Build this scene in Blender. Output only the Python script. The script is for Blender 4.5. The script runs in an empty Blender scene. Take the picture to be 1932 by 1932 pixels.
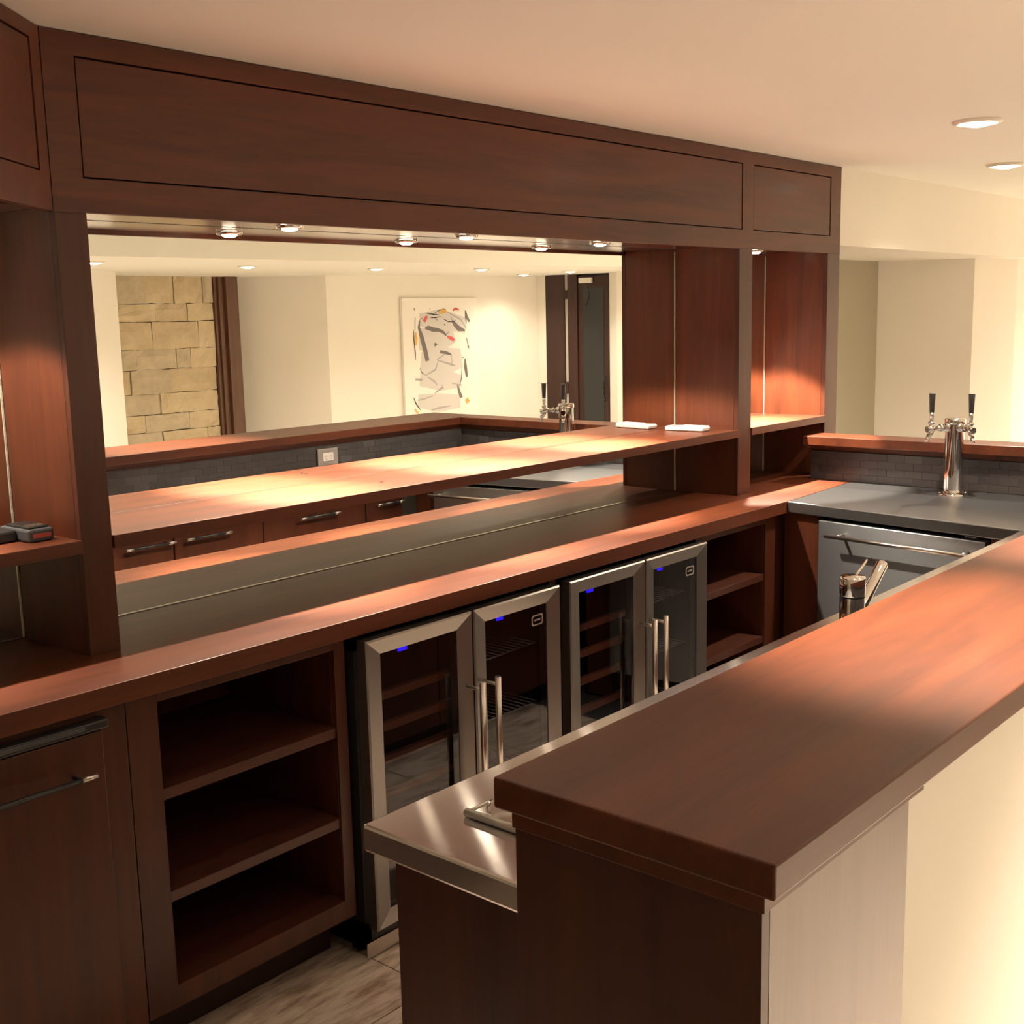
import bpy, bmesh, math, random
from mathutils import Vector, Matrix
random.seed(7)
sc = bpy.context.scene
COL = sc.collection
R = math.radians

# ------------------------------------------------------------------ camera
F_PX, YAW, PITCH, ROLL = 2229.24, 0.852622, 0.163821, -0.022846
CAM = Vector((0.0, -2.657945, 1.637069))
fw = Vector((math.sin(YAW) * math.cos(PITCH), math.cos(YAW) * math.cos(PITCH), -math.sin(PITCH)))
r0 = Vector((math.cos(YAW), -math.sin(YAW), 0)); u0 = r0.cross(fw)
r2 = r0 * math.cos(ROLL) + u0 * math.sin(ROLL); u2 = -r0 * math.sin(ROLL) + u0 * math.cos(ROLL)
cd = bpy.data.cameras.new('camera'); cam = bpy.data.objects.new('camera', cd); COL.objects.link(cam)
m = Matrix((r2, u2, -fw)).transposed().to_4x4(); m.translation = CAM
cam.matrix_world = m
cd.sensor_width = 36; cd.sensor_height = 36; cd.sensor_fit = 'HORIZONTAL'
cd.lens = 36 * F_PX / 1932
cd.clip_start = 0.05; cd.clip_end = 60
sc.camera = cam

# ------------------------------------------------------------------ world, colour
w = bpy.data.worlds.new('world'); sc.world = w; w.use_nodes = True
w.node_tree.nodes['Background'].inputs[0].default_value = (1.0, 0.80, 0.62, 1)
w.node_tree.nodes['Background'].inputs[1].default_value = 0.02
vs = sc.view_settings
vs.view_transform = 'Standard'; vs.look = 'None'; vs.gamma = 1; vs.exposure = -0.15
vs.use_curve_mapping = False
cy = sc.cycles
cy.use_denoising = True; cy.max_bounces = 12; cy.diffuse_bounces = 6; cy.glossy_bounces = 8
cy.transparent_max_bounces = 16; cy.caustics_reflective = True; cy.caustics_refractive = False
cy.blur_glossy = 0.6; cy.sample_clamp_indirect = 6.0; cy.sample_clamp_direct = 0

WARM = (1.0, 0.84, 0.66)
def spot(name, loc, power, size, blend, color=WARM, radius=0.03, aim=None):
    l = bpy.data.lights.new(name, 'SPOT'); l.energy = power; l.spot_size = R(size); l.spot_blend = blend
    l.color = color; l.shadow_soft_size = radius
    o = bpy.data.objects.new(name, l); COL.objects.link(o); o.location = loc
    if aim is not None:
        o.rotation_euler = (Vector(aim) - Vector(loc)).to_track_quat('-Z', 'Y').to_euler()
    return o

ZC2 = 2.244      # ceiling over the bar
ZC1 = 2.087      # lower ceiling at the far side of the room
# ceiling lamps over the bar (x, y, power)
BAR_LAMPS = [(4.108, -1.162, 190, 115), (5.445, -0.802, 210, 130), (1.95, -1.98, 620, 56), (2.95, -1.92, 620, 52), (0.9, -1.0, 8, 130), (2.6, -3.05, 700, 95), (1.1, -3.5, 90, 100), (9.4, -1.4, 1050, 160)]
FAR_LAMPS = [(4.52, -5.17, 190), (5.95, -5.31, 130), (7.28, -5.23, 100), (8.36, -4.96, 80), (9.89, -5.74, 80), (9.72, -4.97, 85), (2.4, -5.2, 130)]
for i, (x, y, p, sz) in enumerate(BAR_LAMPS):
    spot('ceiling_lamp_light', (x, y, ZC2 - 0.03), p, sz, 0.9, radius=0.045)
for i, (x, y, p) in enumerate(FAR_LAMPS):
    spot('far_lamp_light', (x, y, ZC1 - 0.03), p, 140, 0.9, radius=0.045)
PUCKS = [(0.95, 220), (2.028, 720), (2.708, 720), (3.388, 720), (4.467, 600)]
ZSOF = 1.887
PY = -0.132
for x, p in PUCKS:
    spot('puck_light', (x, PY, ZSOF - 0.032), p, 46, 1.0, radius=0.02)
    spot('puck_spill', (x, PY, ZSOF - 0.032), p * (0.85 if x > 4 else 0.22), 72 if x > 4 else 108, 0.2, radius=0.02)

# ------------------------------------------------------------------ materials
def newmat(name):
    m = bpy.data.materials.new(name); m.use_nodes = True
    return m, m.node_tree, m.node_tree.nodes['Principled BSDF']
def plain(name, col, rough=0.5, metal=0.0, spec=0.5, noise=0.0, nscale=8, bump=0.0, bscale=60, emit=None, estr=0, aniso=0, coat=0):
    m, nt, b = newmat(name)
    b.inputs['Base Color'].default_value = (*col, 1); b.inputs['Roughness'].default_value = rough
    b.inputs['Metallic'].default_value = metal; b.inputs['Specular IOR Level'].default_value = spec
    b.inputs['Coat Weight'].default_value = coat; b.inputs['Coat Roughness'].default_value = 0.1
    if emit: b.inputs['Emission Color'].default_value = (*emit, 1); b.inputs['Emission Strength'].default_value = estr
    tc = nt.nodes.new('ShaderNodeTexCoord')
    if noise:
        n = nt.nodes.new('ShaderNodeTexNoise'); n.inputs['Scale'].default_value = nscale; n.inputs['Detail'].default_value = 5
        nt.links.new(tc.outputs['Object'], n.inputs['Vector'])
        mx = nt.nodes.new('ShaderNodeMix'); mx.data_type = 'RGBA'
        mx.inputs['A'].default_value = (*[c * (1 - noise) for c in col], 1); mx.inputs['B'].default_value = (*[min(1, c * (1 + noise)) for c in col], 1)
        nt.links.new(n.outputs['Fac'], mx.inputs['Factor']); nt.links.new(mx.outputs['Result'], b.inputs['Base Color'])
    if bump:
        n2 = nt.nodes.new('ShaderNodeTexNoise'); n2.inputs['Scale'].default_value = bscale; n2.inputs['Detail'].default_value = 4
        nt.links.new(tc.outputs['Object'], n2.inputs['Vector'])
        bp = nt.nodes.new('ShaderNodeBump'); bp.inputs['Strength'].default_value = bump; bp.inputs['Distance'].default_value = 0.004
        nt.links.new(n2.outputs['Fac'], bp.inputs['Height']); nt.links.new(bp.outputs['Normal'], b.inputs['Normal'])
    return m
def wood(name, axis='x', dark=(0.034, 0.0075, 0.0028), light=(0.130, 0.031, 0.0090), rough=0.44, coat=0.08):
    m, nt, b = newmat(name)
    tc = nt.nodes.new('ShaderNodeTexCoord'); mp = nt.nodes.new('ShaderNodeMapping')
    s = {'x': (0.8, 9, 9), 'y': (9, 0.8, 9), 'z': (9, 9, 0.8)}[axis]
    mp.inputs['Scale'].default_value = s
    nt.links.new(tc.outputs['Object'], mp.inputs['Vector'])
    n = nt.nodes.new('ShaderNodeTexNoise'); n.inputs['Scale'].default_value = 1.6; n.inputs['Detail'].default_value = 8; n.inputs['Roughness'].default_value = 0.62; n.inputs['Distortion'].default_value = 0.6
    nt.links.new(mp.outputs['Vector'], n.inputs['Vector'])
    n2 = nt.nodes.new('ShaderNodeTexNoise'); n2.inputs['Scale'].default_value = 14; n2.inputs['Detail'].default_value = 4
    nt.links.new(mp.outputs['Vector'], n2.inputs['Vector'])
    ad = nt.nodes.new('ShaderNodeMath'); ad.operation = 'MULTIPLY_ADD'; ad.inputs[1].default_value = 0.22
    nt.links.new(n2.outputs['Fac'], ad.inputs[0]); nt.links.new(n.outputs['Fac'], ad.inputs[2])
    cr = nt.nodes.new('ShaderNodeValToRGB'); cr.color_ramp.elements[0].position = 0.28; cr.color_ramp.elements[1].position = 0.98
    cr.color_ramp.elements[0].color = (*dark, 1); cr.color_ramp.elements[1].color = (*light, 1)
    nt.links.new(ad.outputs[0], cr.inputs['Fac']); nt.links.new(cr.outputs['Color'], b.inputs['Base Color'])
    b.inputs['Roughness'].default_value = rough; b.inputs['Specular IOR Level'].default_value = 0.36
    b.inputs['Coat Weight'].default_value = coat; b.inputs['Coat Roughness'].default_value = 0.16
    bp = nt.nodes.new('ShaderNodeBump'); bp.inputs['Strength'].default_value = 0.06; bp.inputs['Distance'].default_value = 0.002
    nt.links.new(n2.outputs['Fac'], bp.inputs['Height']); nt.links.new(bp.outputs['Normal'], b.inputs['Normal'])
    return m
def brushed(name, col=(0.62, 0.60, 0.58), rough=0.22, axis='x', aniso=0.8):
    m, nt, b = newmat(name)
    b.inputs['Base Color'].default_value = (*col, 1); b.inputs['Metallic'].default_value = 0.88
    b.inputs['Roughness'].default_value = rough; b.inputs['Anisotropic'].default_value = aniso
    tg = nt.nodes.new('ShaderNodeCombineXYZ')
    v = {'x': (1, 0, 0), 'y': (0, 1, 0), 'z': (0, 0, 1)}[axis]
    for i in range(3): tg.inputs[i].default_value = v[i]
    nt.links.new(tg.outputs[0], b.inputs['Tangent'])
    tc = nt.nodes.new('ShaderNodeTexCoord'); mp = nt.nodes.new('ShaderNodeMapping')
    mp.inputs['Scale'].default_value = {'x': (2, 400, 400), 'y': (400, 2, 400), 'z': (400, 400, 2)}[axis]
    n = nt.nodes.new('ShaderNodeTexNoise'); n.inputs['Scale'].default_value = 1; n.inputs['Detail'].default_value = 2
    nt.links.new(tc.outputs['Object'], mp.inputs['Vector']); nt.links.new(mp.outputs['Vector'], n.inputs['Vector'])
    bp = nt.nodes.new('ShaderNodeBump'); bp.inputs['Strength'].default_value = 0.012; bp.inputs['Distance'].default_value = 0.0005
    nt.links.new(n.outputs['Fac'], bp.inputs['Height']); nt.links.new(bp.outputs['Normal'], b.inputs['Normal'])
    return m
def pane(name, tint=(0.66, 0.67, 0.70), gloss=1.0):
    m = bpy.data.materials.new(name); m.use_nodes = True; nt = m.node_tree; nt.nodes.clear()
    o = nt.nodes.new('ShaderNodeOutputMaterial'); t = nt.nodes.new('ShaderNodeBsdfTransparent'); g = nt.nodes.new('ShaderNodeBsdfGlossy')
    t.inputs[0].default_value = (*tint, 1); g.inputs['Roughness'].default_value = 0.02
    f = nt.nodes.new('ShaderNodeFresnel'); f.inputs[0].default_value = 1.55
    mx = nt.nodes.new('ShaderNodeMixShader')
    ge = nt.nodes.new('ShaderNodeNewGeometry'); inv = nt.nodes.new('ShaderNodeMath'); inv.operation = 'SUBTRACT'; inv.inputs[0].default_value = 1
    mu = nt.nodes.new('ShaderNodeMath'); mu.operation = 'MULTIPLY'      # reflect on the outer face only: a thin pane has no inner total reflection
    nt.links.new(ge.outputs['Backfacing'], inv.inputs[1]); nt.links.new(inv.outputs[0], mu.inputs[0]); nt.links.new(f.outputs[0], mu.inputs[1])
    nt.links.new(mu.outputs[0], mx.inputs[0]); nt.links.new(t.outputs[0], mx.inputs[1]); nt.links.new(g.outputs[0], mx.inputs[2])
    nt.links.new(mx.outputs[0], o.inputs[0])
    return m
M = dict(
    woodx=wood('mahogany_along_x', 'x'), woody=wood('mahogany_along_y', 'y'), woodz=wood('mahogany_upright_shaded', 'z', (0.026, 0.0065, 0.003), (0.088, 0.023, 0.0085)), woodpanel=wood('mahogany_niche_panel_lit', 'z'),  # upright wood darkened for shade; niche panels keep a brighter lit tone
    woodin=wood('mahogany_shelf_board', 'x', (0.030, 0.0085, 0.005), (0.085, 0.026, 0.014), 0.45, 0.1),
    groove=plain('dark_gap_wood', (0.02, 0.007, 0.004), 0.7),  # near-black wood behind the panel gaps and at the toe kicks
    paint=plain('cream_wall_paint', (0.80, 0.765, 0.70), 0.75, noise=0.02, nscale=3, bump=0.03, bscale=200),
    bouncefloor=plain('pale_bounce_floor', (0.62, 0.57, 0.50), 0.6, noise=0.1, nscale=5), soffit=wood('glossy_mahogany_soffit', 'x', (0.05, 0.015, 0.008), (0.14, 0.045, 0.024), 0.3, 1.0),
    drawersteel=brushed('brushed_drawer_steel', (0.42, 0.445, 0.475), 0.30, 'z', 0.8),
    oliveshade=plain('olive_wall_paint_shaded', (0.36, 0.33, 0.25), 0.75),  # olive tint, with the alcove's dimness darkened into the colour
    ceil=plain('cream_ceiling_paint', (0.78, 0.775, 0.725), 0.85),
    woodlit=wood('mahogany_outer_face_lit', 'z', (0.085, 0.036, 0.024), (0.135, 0.062, 0.042), 0.38, 0.3), rackwood=wood('red_beech_rack', 'x', (0.16, 0.045, 0.025), (0.34, 0.11, 0.06), 0.5, 0.0),  # outer bar face: strong light and sheen put into a paler colour
    steelx=brushed('brushed_steel_x', (0.74, 0.715, 0.71), 0.12, 'y', 0.97), doorx=brushed('brushed_door_steel_x', (0.27, 0.255, 0.24), 0.28, 'x', 0.6), steely=brushed('brushed_steel_y', (0.29, 0.30, 0.315), 0.30, 'y'),
    steelz=brushed('brushed_steel_upright', (0.23, 0.215, 0.205), 0.3, 'z', 0.6),
    satin=plain('satin_steel', (0.60, 0.56, 0.52), 0.28, 1.0), chrome=plain('polished_chrome', (0.80, 0.79, 0.77), 0.06, 1.0),
    mirror=plain('mirror_silver', (0.90, 0.91, 0.89), 0.0, 1.0), medge=plain('polished_mirror_edge', (0.90, 0.93, 0.80), 0.25, 0.6, bump=0.6, bscale=90),
    black=plain('black_plastic', (0.012, 0.012, 0.013), 0.4), blackm=plain('black_enamel_steel', (0.015, 0.014, 0.014), 0.35),
    darkin=plain('cooler_liner', (0.03, 0.028, 0.03), 0.6), grip=plain('dark_grey_rubber', (0.045, 0.045, 0.05), 0.55),
    pane=pane('tinted_cooler_glass'), doorglass=plain('dark_grey_door_glass', (0.030, 0.034, 0.036), 0.15),
    tile=plain('grey_slate_tile', (0.046, 0.041, 0.041), 0.30, noise=0.25, nscale=6), tile2=plain('pale_grey_slate_tile', (0.064, 0.058, 0.058), 0.28, noise=0.2, nscale=6),
    tile3=plain('dark_grey_slate_tile', (0.038, 0.034, 0.035), 0.34, noise=0.2, nscale=6), grout=plain('grey_grout', (0.04, 0.036, 0.035), 0.8),
    white=plain('white_plastic', (0.85, 0.82, 0.80), 0.25), lens=plain('lamp_lens', (1, 0.95, 0.85), 0.3, emit=(1, 0.86, 0.66), estr=22),
    puckl=plain('puck_lens', (1, 0.95, 0.85), 0.3, emit=(1, 0.84, 0.62), estr=40),
    trimring=plain('white_lamp_trim', (0.75, 0.70, 0.62), 0.4), led=plain('blue_led', (0.02, 0.02, 0.2), 0.4, emit=(0.03, 0.01, 1), estr=2.2),
    red=plain('red_label', (0.38, 0.045, 0.03), 0.5), canvas=plain('white_canvas', (0.82, 0.79, 0.75), 0.7, noise=0.05, nscale=5),
    pgrey=plain('grey_paint_strokes', (0.17, 0.15, 0.15), 0.6), plg=plain('pale_grey_paint_wash', (0.38, 0.36, 0.37), 0.6), pwash=plain('faint_grey_wash', (0.60, 0.58, 0.575), 0.7), pblk=plain('black_paint_strokes', (0.06, 0.052, 0.05), 0.6),
    pred=plain('red_paint_daubs', (0.60, 0.09, 0.09), 0.6), pyel=plain('ochre_paint_daubs', (0.66, 0.40, 0.10), 0.6),
    frost=plain('frosted_sidelight', (0.55, 0.50, 0.44), 0.5), greyplate=plain('steel_outlet_plate', (0.50, 0.47, 0.45), 0.35, 0.7),
    darkdoor=wood('dark_walnut_door', 'z', (0.022, 0.010, 0.008), (0.055, 0.022, 0.017), 0.45, 0.1),
    brownjamb=wood('brown_door_casing', 'z', (0.06, 0.025, 0.013), (0.15, 0.065, 0.035), 0.4, 0.1),
)
def stone_mat(name, a, b_):
    m, nt, b = newmat(name)
    tc = nt.nodes.new('ShaderNodeTexCoord')
    n = nt.nodes.new('ShaderNodeTexNoise'); n.inputs['Scale'].default_value = 6; n.inputs['Detail'].default_value = 8; n.inputs['Roughness'].default_value = 0.65
    nt.links.new(tc.outputs['Object'], n.inputs['Vector'])
    cr = nt.nodes.new('ShaderNodeValToRGB'); cr.color_ramp.elements[0].position = 0.3; cr.color_ramp.elements[1].position = 0.7
    cr.color_ramp.elements[0].color = (*a, 1); cr.color_ramp.elements[1].color = (*b_, 1)
    nt.links.new(n.outputs['Fac'], cr.inputs['Fac']); nt.links.new(cr.outputs['Color'], b.inputs['Base Color'])
    b.inputs['Roughness'].default_value = 0.85
    bp = nt.nodes.new('ShaderNodeBump'); bp.inputs['Strength'].default_value = 0.6; bp.inputs['Distance'].default_value = 0.02
    nt.links.new(n.outputs['Fac'], bp.inputs['Height']); nt.links.new(bp.outputs['Normal'], b.inputs['Normal'])
    return m
M['drawersteel'].node_tree.nodes['Principled BSDF'].inputs['Metallic'].default_value = 0.97
M['stone'] = [stone_mat('tan_limestone', (0.46, 0.37, 0.24), (0.60, 0.50, 0.34)), stone_mat('grey_tan_limestone', (0.42, 0.35, 0.25), (0.56, 0.48, 0.35)), stone_mat('pale_limestone', (0.50, 0.41, 0.27), (0.63, 0.53, 0.37))]
def travertine():
    m, nt, b = newmat('travertine')
    tc = nt.nodes.new('ShaderNodeTexCoord'); mp = nt.nodes.new('ShaderNodeMapping'); mp.inputs['Scale'].default_value = (3, 14, 3)
    nt.links.new(tc.outputs['Object'], mp.inputs['Vector'])
    n = nt.nodes.new('ShaderNodeTexNoise'); n.inputs['Scale'].default_value = 2.2; n.inputs['Detail'].default_value = 7; n.inputs['Roughness'].default_value = 0.65
    nt.links.new(mp.outputs['Vector'], n.inputs['Vector'])
    cr = nt.nodes.new('ShaderNodeValToRGB'); e = cr.color_ramp.elements
    e[0].position = 0.36; e[0].color = (0.30, 0.21, 0.155, 1); e[1].position = 0.56; e[1].color = (0.64, 0.55, 0.46, 1)
    nt.links.new(n.outputs['Fac'], cr.inputs['Fac']); nt.links.new(cr.outputs['Color'], b.inputs['Base Color']); b.inputs['Roughness'].default_value = 0.45
    return m
M['trav'] = travertine()

# ------------------------------------------------------------------ builders
ORG = {}
def worldorg(o):
    return ORG.get(o.name, Vector((0, 0, 0))) if o else Vector((0, 0, 0))
def tag(o, label=None, cat=None, group=None, kind=None):
    if label: o['label'] = label
    if cat: o['category'] = cat
    if group: o['group'] = group
    if kind: o['kind'] = kind
    return o
def thing(name, loc, label, cat, group=None):
    o = bpy.data.objects.new(name, None); COL.objects.link(o); o.location = loc; o.empty_display_size = 0.05
    ORG[o.name] = Vector(loc)
    return tag(o, label, cat, group)
class MB:
    """collects boxes, prisms, tubes and lathes in world coordinates, then links them as one mesh object"""
    def __init__(s): s.v = []; s.f = []; s.sm = []
    def add(s, vs, fs, xf=None, smooth=False):
        b = len(s.v)
        for p in vs:
            p = Vector(p)
            s.v.append(xf @ p if xf else p)
        for f in fs: s.f.append([b + i for i in f]); s.sm.append(smooth)
        return s
    def box(s, a, b, xf=None):
        x0, y0, z0 = [min(a[i], b[i]) for i in range(3)]; x1, y1, z1 = [max(a[i], b[i]) for i in range(3)]
        return s.add([(x0, y0, z0), (x1, y0, z0), (x1, y1, z0), (x0, y1, z0), (x0, y0, z1), (x1, y0, z1), (x1, y1, z1), (x0, y1, z1)],
                     [(0, 3, 2, 1), (4, 5, 6, 7), (0, 1, 5, 4), (1, 2, 6, 5), (2, 3, 7, 6), (3, 0, 4, 7)], xf)
    def prism(s, poly, z0, z1, xf=None):
        ar = sum(poly[i][0] * poly[(i + 1) % len(poly)][1] - poly[(i + 1) % len(poly)][0] * poly[i][1] for i in range(len(poly)))
        if ar < 0: poly = poly[::-1]
        n = len(poly)
        return s.add([(x, y, z0) for x, y in poly] + [(x, y, z1) for x, y in poly],
                     [tuple(range(n))[::-1], tuple(range(n, 2 * n))] + [(i, (i + 1) % n, n + (i + 1) % n, n + i) for i in range(n)], xf)
    def tube(s, p0, p1, ra, rb=None, seg=16, xf=None, cap=True):
        rb = ra if rb is None else rb
        p0, p1 = Vector(p0), Vector(p1); d = (p1 - p0).normalized()
        a = d.orthogonal().normalized(); b = d.cross(a)
        vs = [p0 + (a * math.cos(2 * math.pi * i / seg) + b * math.sin(2 * math.pi * i / seg)) * ra for i in range(seg)]
        vs += [p1 + (a * math.cos(2 * math.pi * i / seg) + b * math.sin(2 * math.pi * i / seg)) * rb for i in range(seg)]
        s.add(vs, [(i, (i + 1) % seg, seg + (i + 1) % seg, seg + i) for i in range(seg)], xf, True)
        if cap:
            s.add(vs[:seg], [tuple(range(seg))[::-1]], xf); s.add(vs[seg:], [tuple(range(seg))], xf)
        return s
    def path(s, pts, r, seg=10):
        for a, b in zip(pts, pts[1:]): s.tube(a, b, r, seg=seg)
        return s
    def lathe(s, c, prof, seg=24):
        c = Vector(c); n = len(prof)
        vs = [c + Vector((r * math.cos(2 * math.pi * j / seg), r * math.sin(2 * math.pi * j / seg), z)) for r, z in prof for j in range(seg)]
        fs = [(i * seg + j, i * seg + (j + 1) % seg, (i + 1) * seg + (j + 1) % seg, (i + 1) * seg + j) for i in range(n - 1) for j in range(seg)]
        return s.add(vs, fs, None, True)
    def quad(s, a, b, c, d, xf=None): return s.add([a, b, c, d], [(0, 1, 2, 3)], xf)
    def build(s, name, mat, parent=None, bevel=0.0, org=None, xf=None):
        o3 = worldorg(parent)
        L = Vector(org) if org is not None else o3
        me = bpy.data.meshes.new(name)
        vs = [(xf @ p if xf else p) for p in s.v]
        me.from_pydata([tuple(p - L) for p in vs], [], s.f); me.materials.append(mat)
        me.polygons.foreach_set('use_smooth', s.sm); me.update()
        bm = bmesh.new(); bm.from_mesh(me); bmesh.ops.remove_doubles(bm, verts=bm.verts, dist=1e-6); bmesh.ops.recalc_face_normals(bm, faces=bm.faces); bm.to_mesh(me); bm.free()
        o = bpy.data.objects.new(name, me); COL.objects.link(o)
        if parent: o.parent = parent
        o.location = L - o3; ORG[o.name] = L
        if bevel:
            md = o.modifiers.new('bevel', 'BEVEL'); md.width = bevel; md.segments = 2; md.limit_method = 'ANGLE'; md.angle_limit = R(40)
        return o
def box(name, a, b, mat, parent=None, bevel=0.0015, xf=None): return MB().box(a, b).build(name, mat, parent, bevel, xf=xf)
def copy_tree(o, parent=None):
    c = o.copy(); COL.objects.link(c); c.parent = parent
    ORG[c.name] = ORG.get(o.name, Vector((0, 0, 0)))
    for ch in [x for x in bpy.data.objects if x.parent == o]: copy_tree(ch, c)
    return c
def struct(o): o['kind'] = 'structure'; return o

# ------------------------------------------------------------------ room shell
fl = struct(box('floor', (-1.9, -7.6, -0.12), (11.0, 0.6, -0.012), M['grout'], bevel=0))
tl_me = None
for i in range(9):
    for j in range(3):
        x = -0.4 + i * 0.457 + (0.23 if j % 2 else 0); y = -0.555 - j * 0.457 + 0.305
        o = MB().box((0, 0, -0.012), (0.453, 0.453, 0)).build('floor_tile', M['trav'], fl, 0.001) if tl_me is None else None
        if tl_me is None: tl_me = o.data
        else:
            o = bpy.data.objects.new('floor_tile', tl_me); COL.objects.link(o); o.parent = fl
        o.location = (x - 0.0, y - 0.457, 0)
# outside the aisle: big unseen tile field, paled to bounce light onto the ceiling
fo = MB()
for i in range(29):
    for j in range(18):
        x = -1.85 + i * 0.46; y = -7.6 + j * 0.46
        if y < -2.10 or (x > 4.75 and y < -0.3): fo.box((x, y, -0.012), (x + 0.455, y + 0.455, 0))
o = fo.build('floor_field', M['bouncefloor'], fl); o['kind'] = 'stuff'

LB = [(-1.9, -4.98), (10.9, -4.04)]           # edge of the lower ceiling
struct(MB().prism([(-1.9, 0.6), (11.0, 0.6), (11.0, -4.03), (-1.9, -4.98)], ZC2, ZC2 + 0.1).build('ceiling', M['ceil']))
struct(MB().prism([(-1.9, -4.98), (11.0, -4.03), (11.0, -7.6), (-1.9, -7.6)], ZC1, ZC1 + 0.257).build('ceiling_lower', M['ceil']))
struct(box('wall_back', (-1.9, 0.008, 0), (4.944, 0.12, ZC2), M['paint'], bevel=0))
struct(box('wall_left', (-1.9, -7.6, 0), (-1.8, 0.12, ZC2), M['paint'], bevel=0))
def wallseg(name, a, b, z1, th=0.1, mat='paint', z0=0.0, side=1):
    a = Vector((*a, 0)); b = Vector((*b, 0)); d = (b - a).normalized(); n = Vector((-d.y, d.x, 0)) * side
    return MB().prism([(a.x, a.y), (b.x, b.y), ((b + n * th).x, (b + n * th).y), ((a + n * th).x, (a + n * th).y)], z0, z1)
def walls(name, pts, z1, side, mat='paint'):
    # one wall run as a single mitred mesh
    P = [Vector(p) for p in pts]; off = []
    for i, p in enumerate(P):
        ds = []
        if i > 0: ds.append((p - P[i - 1]).normalized())
        if i < len(P) - 1: ds.append((P[i + 1] - p).normalized())
        ns = [Vector((-d.y, d.x)) * side for d in ds]; n = sum(ns, Vector((0, 0))).normalized()
        off.append(p + n * 0.1 / max(0.45, n.dot(ns[0])))
    m = MB()
    for i in range(len(P) - 1):
        m.prism([tuple(P[i]), tuple(P[i + 1]), tuple(off[i + 1]), tuple(off[i])], 0, z1)
    return struct(m.build(name, M[mat]))
# walls seen in the mirror, behind the photographer
walls('wall_front_left', [(-1.85, -5.7), (4.2, -5.58), (5.515, -6.565), (5.53, -7.35)], ZC1 + 0.05, -1)
walls('wall_front', [(7.15, -7.36), (7.36, -7.39), (7.84, -6.589), (10.574, -6.131), (10.543, -5.965)], ZC1 + 0.05, -1)
walls('wall_right', [(10.69, -5.19), (10.50, -4.95), (10.50, -0.1)], ZC2, -1)
# alcove to the right of the back bar
walls('wall_alcove_end', [(4.95, 0.404), (6.859, 0.394)], ZC2, 1, 'oliveshade')
walls('wall_alcove', [(6.86, 0.394), (7.086, -0.094), (7.53, -0.19), (10.6, -0.20)], ZC2, 1)
struct(MB().prism([(4.944, -0.279), (10.6, -0.279), (10.6, 0.5), (4.944, 0.5)], 1.912, ZC2).build('trim_bulkhead', M['paint']))

# stone wall with single stones
sw = struct(box('wall_stone', (5.45, -7.45, 0), (6.952, -7.29, ZC1 + 0.05), M['grout'], bevel=0))
zs = [0.0, 0.22, 0.42, 0.632, 0.797, 0.992, 1.22, 1.408, 1.665, 1.832, 2.135]
cuts = [[5.45, 5.9, 6.4, 6.75, 6.95], [5.45, 6.1, 6.55, 6.95], [5.45, 5.85, 6.3, 6.8, 6.95], [5.45, 6.12, 6.60, 6.95], [5.45, 6.297, 6.529, 6.95], [5.45, 6.0, 6.429, 6.95],
        [5.45, 6.072, 6.50, 6.657, 6.95], [5.45, 6.256, 6.763, 6.95], [5.45, 6.309, 6.66, 6.95], [5.45, 6.215, 6.522, 6.84, 6.95]]
for k in range(len(zs) - 1):
    c = cuts[k]
    for a, b in zip(c, c[1:]):
        dj = 0.006 * (random.random() - 0.5); t = random.uniform(0.0, 0.022)
        m = MB(); nx = 4; nz = 3; x0, x1, z0, z1 = a + 0.002, b - 0.002, zs[k] + 0.002, zs[k + 1] - 0.002
        z1 = min(z1, ZC1 + 0.045)
        vs = []
        for j in range(nz + 1):
            for i in range(nx + 1):
                e = (i in (0, nx)) or (j in (0, nz))
                vs.append((x0 + (x1 - x0) * i / nx + (0 if not e else random.uniform(-.004, .004)), -7.255 + t + (0 if e else random.uniform(0.004, 0.03)), z0 + (z1 - z0) * j / nz + random.uniform(-.005, .005) * (1 if j not in (0, nz) or True else 0)))
        fs = [(j * (nx + 1) + i, j * (nx + 1) + i + 1, (j + 1) * (nx + 1) + i + 1, (j + 1) * (nx + 1) + i) for j in range(nz) for i in range(nx)]
        n0 = len(vs)
        ring = [i for i in range(nx + 1)] + [(j) * (nx + 1) + nx for j in range(1, nz + 1)] + [nz * (nx + 1) + i for i in range(nx - 1, -1, -1)] + [j * (nx + 1) for j in range(nz - 1, 0, -1)]
        for r in ring: vs.append((vs[r][0], -7.295, vs[r][2]))
        fs += [(ring[q], ring[(q + 1) % len(ring)], n0 + (q + 1) % len(ring), n0 + q) for q in range(len(ring))]
        m.add(vs, fs); m.build('stone', random.choice(M['stone']), sw)

# brown casing beside the stone wall
jb = thing('door_casing', (7.1, -7.2, 0), 'tall brown wooden door casing standing beside the limestone wall', 'casing')
box('face_board', (7.05, -7.25, 0), (7.19, -7.15, ZC1 - 0.001), M['brownjamb'], jb)
box('reveal_board', (6.99, -7.248, 0), (7.048, -7.19, ZC1 - 0.001), M['brownjamb'], jb)
box('stop_bead', (6.955, -7.248, 0), (6.988, -7.215, ZC1 - 0.001), M['brownjamb'], jb)

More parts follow.
